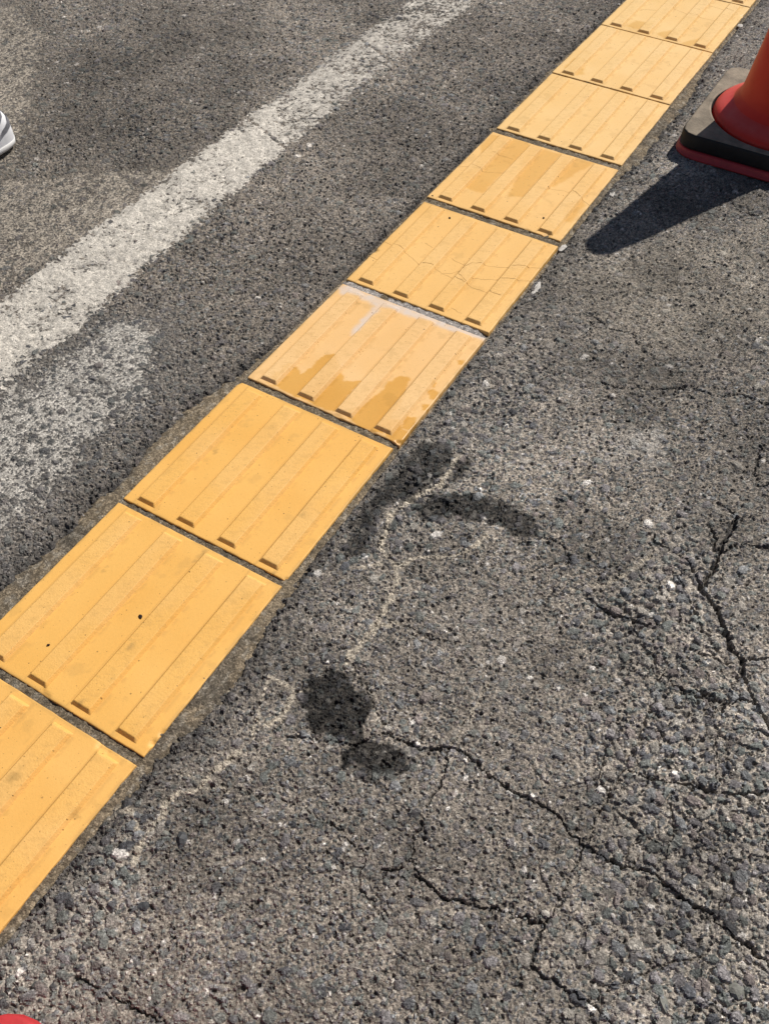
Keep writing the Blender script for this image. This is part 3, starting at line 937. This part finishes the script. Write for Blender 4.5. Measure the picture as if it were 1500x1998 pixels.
def cone_material():
    mt, nt, b = material('red_cone_plastic')
    L = nt.links.new
    tc = nd(nt, 'ShaderNodeTexCoord')
    n1 = nd(nt, 'ShaderNodeTexNoise', Scale=22.0, Detail=6.0, Roughness=.6)
    L(tc.outputs['Object'], n1.inputs['Vector'])
    rp = nd(nt, 'ShaderNodeValToRGB')
    rp.color_ramp.elements[0].position, rp.color_ramp.elements[1].position = .35, .7
    rp.color_ramp.elements[0].color = (.78, .040, .022, 1)
    rp.color_ramp.elements[1].color = (.86, .075, .045, 1)
    L(n1.outputs['Fac'], rp.inputs['Fac'])
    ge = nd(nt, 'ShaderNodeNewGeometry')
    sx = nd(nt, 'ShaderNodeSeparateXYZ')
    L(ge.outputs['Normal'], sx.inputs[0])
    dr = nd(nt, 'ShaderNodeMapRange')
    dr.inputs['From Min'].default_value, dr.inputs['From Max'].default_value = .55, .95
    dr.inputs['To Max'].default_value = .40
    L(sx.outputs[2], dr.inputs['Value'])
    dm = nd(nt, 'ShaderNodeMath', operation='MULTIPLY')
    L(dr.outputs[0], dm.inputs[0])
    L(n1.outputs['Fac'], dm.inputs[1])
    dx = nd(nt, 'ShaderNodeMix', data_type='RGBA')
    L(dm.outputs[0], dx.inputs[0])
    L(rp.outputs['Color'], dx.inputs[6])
    dx.inputs[7].default_value = (.85, .52, .50, 1)  # pink sunlit highlight put into the colour of upward faces
    L(dx.outputs[2], b.inputs['Base Color'])
    b.inputs['Roughness'].default_value = .42
    b.inputs['Specular IOR Level'].default_value = .5
    tr = nd(nt, 'ShaderNodeBsdfTranslucent')
    tr.inputs['Color'].default_value = (1.0, .10, .008, 1)
    mx = nd(nt, 'ShaderNodeMixShader')
    mx.inputs[0].default_value = .32
    L(b.outputs['BSDF'], mx.inputs[1])
    L(tr.outputs['BSDF'], mx.inputs[2])
    L(mx.outputs['Shader'], nt.nodes['Material Output'].inputs['Surface'])
    n2 = nd(nt, 'ShaderNodeTexNoise', Scale=160.0, Detail=4.0)
    L(tc.outputs['Object'], n2.inputs['Vector'])
    bp = nd(nt, 'ShaderNodeBump', Strength=.5, Distance=.0006)
    L(n2.outputs['Fac'], bp.inputs['Height'])
    L(bp.outputs['Normal'], b.inputs['Normal'])
    return mt


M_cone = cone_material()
M_plate = plain('red_plate_plastic', (.48, .036, .040), .42, .5, .18, 30, .0004, 150)
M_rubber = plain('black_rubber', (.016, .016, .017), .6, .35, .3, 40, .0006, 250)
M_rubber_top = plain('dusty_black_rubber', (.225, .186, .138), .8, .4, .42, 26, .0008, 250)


def traffic_cone(loc, rz, label):
    root = empty('traffic_cone', loc, rz)
    tag(root, label, 'traffic cone', 'red traffic cones beside the tactile strip')
    n = 96
    prof = [(.1460, .0200), (.1495, .0260), (.1515, .0360), (.1515, .0440), (.1500, .0520), (.1460, .0590), (.1400, .0645), (.1320, .0690),
            (.1230, .0735), (.1150, .0790), (.1085, .0860), (.1040, .0960)]
    for j in range(1, 25):
        z = .096 + (.690 - .096) * j / 24
        prof.append((.1040 - (.1040 - .0340) * (j / 24) ** .93, z))
    prof += [(.0325, .6965), (.0300, .7000), (.0265, .7000), (.0250, .6950)]
    for j in range(0, 13):
        z = .69 - (.69 - .10) * j / 12
        prof.append((.0315 + (.0995 - .0315) * j / 12, z))
    prof += [(.128, .062), (.146, .042), (.1445, .0205)]
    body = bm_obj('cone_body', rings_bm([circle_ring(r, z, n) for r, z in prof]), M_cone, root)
    # the square base plate with a lip round its foot
    hw = .1825
    pr_ = [(.1440, 'c', .0120), (.1440, 'c', .0172), (hw - .0050, 's', .0176), (hw - .0018, 's', .0166), (hw - .0004, 's', .0145), (hw + .0002, 's', .0055), (hw + .0020, 's', .0045),
           (hw + .0024, 's', .0022), (hw + .0018, 's', .0), (.15, 's', .0)]
    rings = [circle_ring(r, z, n) if t == 'c' else square_ring(r, .052 - (hw - r), z, n) for r, t, z in pr_]
    bm_obj('base_plate', rings_bm(rings), M_plate, root)
    return root


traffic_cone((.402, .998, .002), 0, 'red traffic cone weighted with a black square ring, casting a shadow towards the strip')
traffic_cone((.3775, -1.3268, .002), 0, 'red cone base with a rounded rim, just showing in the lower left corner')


def cone_weight(loc, rz):
    n = 96
    h0, h1, hw = .0, .0325, .1760
    rr = [(.1550, 'c', h0), (.1550, 'c', h1 - .003), (.1560, 'c', h1 - .0008), (.1575, 'c', h1)]
    # a raised bead round the hole, then the flat top
    top = rr + [(.1590, 'c', h1 + .0010), (.1610, 'c', h1 + .0008), (.1625, 'c', h1)]
    sq = [(hw - .006, 's', h1), (hw - .0025, 's', h1 - .0010), (hw - .0008, 's', h1 - .0034), (hw, 's', h1 - .008), (hw + .0015, 's', .003), (hw, 's', 0)]

    def rad_for(r):
        return .034 - (hw - r)
    rings = [circle_ring(r, z, n) for r, t, z in top] + [square_ring(r, rad_for(r), z, n) for r, t, z in sq]
    bm = rings_bm(rings + [rings[0]])
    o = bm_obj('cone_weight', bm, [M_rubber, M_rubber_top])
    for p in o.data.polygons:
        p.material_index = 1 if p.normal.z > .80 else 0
    o.location = loc
    o.rotation_euler.z = rz
    return tag(o, 'black square rubber weight with a dusty top lying round the foot of the red cone', 'cone weight')


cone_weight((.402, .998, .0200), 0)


# ------------------------------------------------------------------ shoe at the left edge
def sneaker(loc, rz):
    root = empty('sneaker', loc, rz)
    tag(root, 'white shoe toe with grey bands, cut off by the left edge of the photo', 'shoe')
    M_white = plain('white_canvas', (.74, .74, .76), .75, .2, .06, 90, .0005, 900)
    M_grey = plain('grey_canvas', (.33, .33, .36), .8, .2, .2, 90, .0005, 900)
    M_sole = plain('white_rubber_sole', (.70, .69, .67), .6, .3, .1, 60, .0003, 500)
    N = 40

    def outline(t):                                      # t 0 heel .. 1 toe: centre offset and half width
        w = np.interp(t, [0, .03, .10, .25, .45, .65, .78, .88, .945, .98, 1], [.004, .020, .031, .035, .035, .045, .0515, .0500, .0400, .0260, .004])
        return w

    L_ = .285

    def section(t, z0, scale=1.0):
        return None
    ts = np.concatenate([np.linspace(0, .1, 6), np.linspace(.14, .8, 14), np.linspace(.83, 1, 12)])
    # sole: outline rings stacked upward
    edge = [(t, outline(t)) for t in ts] + [(t, -outline(t)) for t in ts[::-1]]
    rings = []
    for z, inset in ((0, .006), (.002, .002), (.005, .001), (.009, .001), (.011, .003), (.011, .008)):
        rings.append([((t - 1) * L_ - math.copysign(inset, t - .5), w - math.copysign(min(inset, abs(w)), w), z + .010 * max(0, t - .86) ** 1.5 * 8) for t, w in edge])
    bm_obj('sole', rings_bm(rings, True, True), M_sole, root)
    # upper: arched sections along the foot
    hs = lambda t: float(np.interp(t, [0, .02, .08, .2, .32, .45, .6, .72, .82, .90, .955, .985, 1], [.055, .082, .092, .088, .080, .100, .090, .078, .070, .064, .057, .048, .030]))

    def arch(t, k, off=0.0, lo=0.0, hi=1.0):
        a_ = math.pi * (lo + (hi - lo) * k / N)
        w = max(.002, outline(t) - .0005)
        c_, s_ = math.cos(a_), math.sin(a_)
        y = (w + off) * math.copysign(abs(c_) ** .72, c_)
        z = .009 + (hs(t) - .009 + off) * abs(s_) ** .78
        return ((t - 1) * L_ - .003, y, z + .010 * max(0, t - .86) ** 1.5 * 8)
    bm = bmesh.new()
    vs = [[bm.verts.new(arch(t, k)) for k in range(N + 1)] for t in ts]
    for ra, rb in zip(vs[:-1], vs[1:]):
        tt = ts[vs.index(ra)]
        for k in range(N):
            if .10 < tt < .34 and N * .32 < k < N * .66:   # the opening for the foot
                continue
            bm.faces.new((ra[k], ra[k + 1], rb[k + 1], rb[k]))
    bm_obj('upper', bm, M_white, root)

    def band(t0, t1, lo, hi, off, mat, name, wav=0):
        bm = bmesh.new()
        q = 40
        g_ = [[bm.verts.new(arch(t0 + (t1 - t0) * j / q + wav * math.sin(k / N * 9), k, off, lo, hi)) for k in range(N + 1)] for j in range(q + 1)]
        for ra, rb in zip(g_[:-1], g_[1:]):
            for k in range(N):
                bm.faces.new((ra[k], ra[k + 1], rb[k + 1], rb[k]))
        bmesh.ops.solidify(bm, geom=bm.faces[:], thickness=-.0008)
        return bm_obj(name, bm, mat, root)
    # grey bands running back from the toe on the side that faces the camera
    for lo_, hi_ in ((.690, .745), (.835, .900)):            # both sides, meeting at the toe
        band(.50, .997, lo_, hi_, .0016, M_grey, 'stripe')
        band(.50, .997, 1 - hi_, 1 - lo_, .0016, M_grey, 'stripe')
    for t in (.46, .52, .58, .64):
        band(t, t + .018, .30, .70, .003, M_sole, 'lace')
    return root


sneaker((-1.002, .044, .003), math.radians(-8)).scale = (1.15, 1.42, 1.42)


# ------------------------------------------------------------------ loose stones, crumbs and lumps
def rock_bm(r, seed, flat=.6, sub=2, rough=.22):
    bm = bmesh.new()
    bmesh.ops.create_icosphere(bm, subdivisions=sub, radius=r)
    rr = random.Random(seed)
    ph = [Vector((rr.uniform(-1, 1), rr.uniform(-1, 1), rr.uniform(-1, 1))).normalized() for _ in range(7)]
    cut = [rr.uniform(.42, .85) for _ in ph]
    sx, sy = rr.uniform(.85, 1.25), rr.uniform(.7, 1.0)
    for v in bm.verts:
        d = v.co.normalized()
        k = 1.0
        for p, c_ in zip(ph, cut):
            dp = d.dot(p)
            if dp > c_:
                k = min(k, c_ / dp)
        k *= 1 + rough * (rr.random() - .5) * .5
        v.co = Vector((d.x * sx, d.y * sy, d.z * flat)) * (r * k)
    return bm


def ground_z(x, y):
    i = np.argmin((GX[::4, ::4] - x) ** 2 + (GY[::4, ::4] - y) ** 2)
    r_, c_ = np.unravel_index(i, GX[::4, ::4].shape)
    blk = GZ[max(0, r_ * 4 - 2):r_ * 4 + 3, max(0, c_ * 4 - 2):c_ * 4 + 3]
    return float(np.median(blk))


CHIP_LAB = [
    ('pale chip lodged where the cracks meet near the bottom of the photo', 'stone chip'),
    ('grey green stone beside the pale chip at the crack junction', 'stone'),
    ('round dark stone exposed in the cracked slab at the lower right', 'stone'),
    ('small white pebble in the asphalt right of the thin sandy trail', 'pebble'),
    ('small white pebble right of the faded damp stained tile', 'pebble'),
    ('small white chip at the edge of the upper dark damp patch', 'stone chip'),
    ('flat purple grey stone right of the upper dark damp patch', 'stone'),
    ('pale grey flat stone lying next to a dark slate chip by the nearest tile', 'stone'),
    ('dark slate chip lying next to a pale grey stone by the nearest tile', 'stone chip'),
    ('dark square stone between the sandy trail and the nearest tile', 'stone'),
    ('rounded grey green stone beside the end of the sandy trail', 'stone'),
    ('dark rounded stone close to the right edge of the nearest tile', 'stone'),
    ('pinkish grey stone set in the asphalt left of the main crack', 'stone'),
    ('grey green stone set in the asphalt near the bottom edge, left of the cracks', 'stone'),
    ('tiny white pebble on the road near the upper left corner', 'pebble'),
    ('small pale pebble in the smooth slab under the main crack', 'pebble'),
    ('bright white chip on the loose gravel right of the nearest tile', 'stone chip'),
    ('large rounded grey stone in the lower right corner among coarse stones', 'stone'),
    ('mid sized rounded grey stone at the bottom edge, right side', 'stone'),
    ('flat pale purple stone in the coarse slab under the cracks on the right', 'stone'),
    ('small white pebble between the white line and the tiles', 'pebble')]
for j, ((x, y, size, kd), (lab, cat)) in enumerate(zip(CHIPS, CHIP_LAB)):
    x, y = x / 1000, y / 1000
    r = size * .00040
    o = bm_obj({'pebble': 'pebble', 'stone chip': 'stone_chip', 'stone': 'stone'}[cat], rock_bm(r, 300 + j, .8), M_chip[kd], smooth=(cat == 'pebble'))
    o.location = (x, y, ground_z(x, y) - r * .22)
    o.rotation_euler.z = j * 1.3
    tag(o, lab, cat)
CRUMB_LAB = ['large dark crumb lying near the middle of the chipped deep yellow tile', 'small dark crumb near the left edge of the chipped deep yellow tile',
             'small dark crumb on the far left corner of the tile with branching cracks', 'dark crumb nearer the camera on the far left of the tile with branching cracks',
             'dark crumb between the right bars of the orange stained tile', 'tiny dark crumb at the near left bar end of the orange stained tile']
for j, ((x, y, sx, sy), lab) in enumerate(zip(CRUMBS, CRUMB_LAB)):
    o = bm_obj('crumb', rock_bm(.0036 if j == 0 else .0024, 400 + j, .55), M_chip['d'], smooth=False)
    o.location = (x / 1000, y / 1000, TOP + .0012 + (BAR_H - .001 if j == 5 else 0))
    o.rotation_euler.z = j * .9
    tag(o, lab, 'crumb')
LUMP_LAB = ['long white mortar lump along the right edge of the tile with branching cracks', 'white mortar lump by the far right corner of the tile with branching cracks',
            'white mortar lump beside the orange stained tile, above the cone shadow tip', 'white mortar lump right of the tile strip behind the red cone',
            'white mortar lump at the left edge of the strip near the top']
for j, ((x, y, sx, sy), lab) in enumerate(zip(LUMPS, LUMP_LAB)):
    bm = rock_bm(.011, 500 + j, .22, 3, .7)
    o = bm_obj('mortar_lump', bm, M_lump, smooth=False)
    o.scale = (.62, 2.6 if j == 0 else 1.3, .8)
    xx = x / 1000
    if j < 4:
        xx = max(xx, .160)
    o.location = (xx, y / 1000, -.0008)
    tag(o, lab, 'mortar lump')

# loose grit over the asphalt: too many to count
rng = np.random.default_rng(11)
NG = 5200
gx = rng.uniform(-1.5, 1.0, NG)
gy = rng.uniform(-1.25, 1.85, NG)
ok = (np.abs(gx) > .178) & ~((gx < -.47) & (gx > -.66))
dens = np.where(gx > 0, .9, .55) + .5 * ((gx > .16) & (gx < .26))
ok &= rng.random(NG) < dens
ok &= ~((np.abs(gx - .402) < .20) & (np.abs(gy - .998) < .20))
gx, gy = gx[ok], gy[ok]
base = bmesh.new()
bmesh.ops.create_icosphere(base, subdivisions=1, radius=1)
bv = np.array([v.co for v in base.verts])
bf = np.array([[v.index for v in f.verts] for f in base.faces])
base.free()
n = len(gx)
# height under each grain, read from the ground's own functions
gh_, gc_, _ = asphalt(gx.astype(f32)[None, :], gy.astype(f32)[None, :])
gz = (undulation(gx.astype(f32), gy.astype(f32)) + gh_[0])
rad = .0009 + .0018 * rng.random(n) ** 3
an = rng.uniform(0, 6.283, n)
P = bv[None] * (1 + .35 * (rng.random((n, len(bv), 1)) - .5)) * np.stack([rad * rng.uniform(.8, 1.4, n), rad, rad * rng.uniform(.5, .8, n)], 1)[:, None, :]
P = np.stack([P[..., 0] * np.cos(an)[:, None] - P[..., 1] * np.sin(an)[:, None], P[..., 0] * np.sin(an)[:, None] + P[..., 1] * np.cos(an)[:, None], P[..., 2]], -1)
P += np.stack([gx, gy, gz + rad * .25], -1)[:, None, :]
me = bpy.data.meshes.new('loose_grit')
me.from_pydata(P.reshape(-1, 3).tolist(), [], (bf[None] + (np.arange(n) * len(bv))[:, None, None]).reshape(-1, 3).tolist())
kinds = np.array([(.10, .105, .098), (.12, .105, .11), (.06, .06, .063), (.18, .165, .14), (.30, .28, .25), (.52, .49, .45)])
pick = rng.choice(6, n, p=[.25, .21, .2, .21, .10, .03])
at = me.attributes.new('tint', 'FLOAT_COLOR', 'POINT')
rgba = np.ones((n, len(bv), 4), f32)
rgba[..., :3] = (kinds[pick] * rng.uniform(.8, 1.2, (n, 1)))[:, None, :]
at.data.foreach_set('color', rgba.ravel())
M_grit = tinted('grit', .75, 500, .2, 700, .0006, .3)
link('loose_grit', me, M_grit)['kind'] = 'stuff'

scene.render.resolution_x, scene.render.resolution_y = 768, 1024
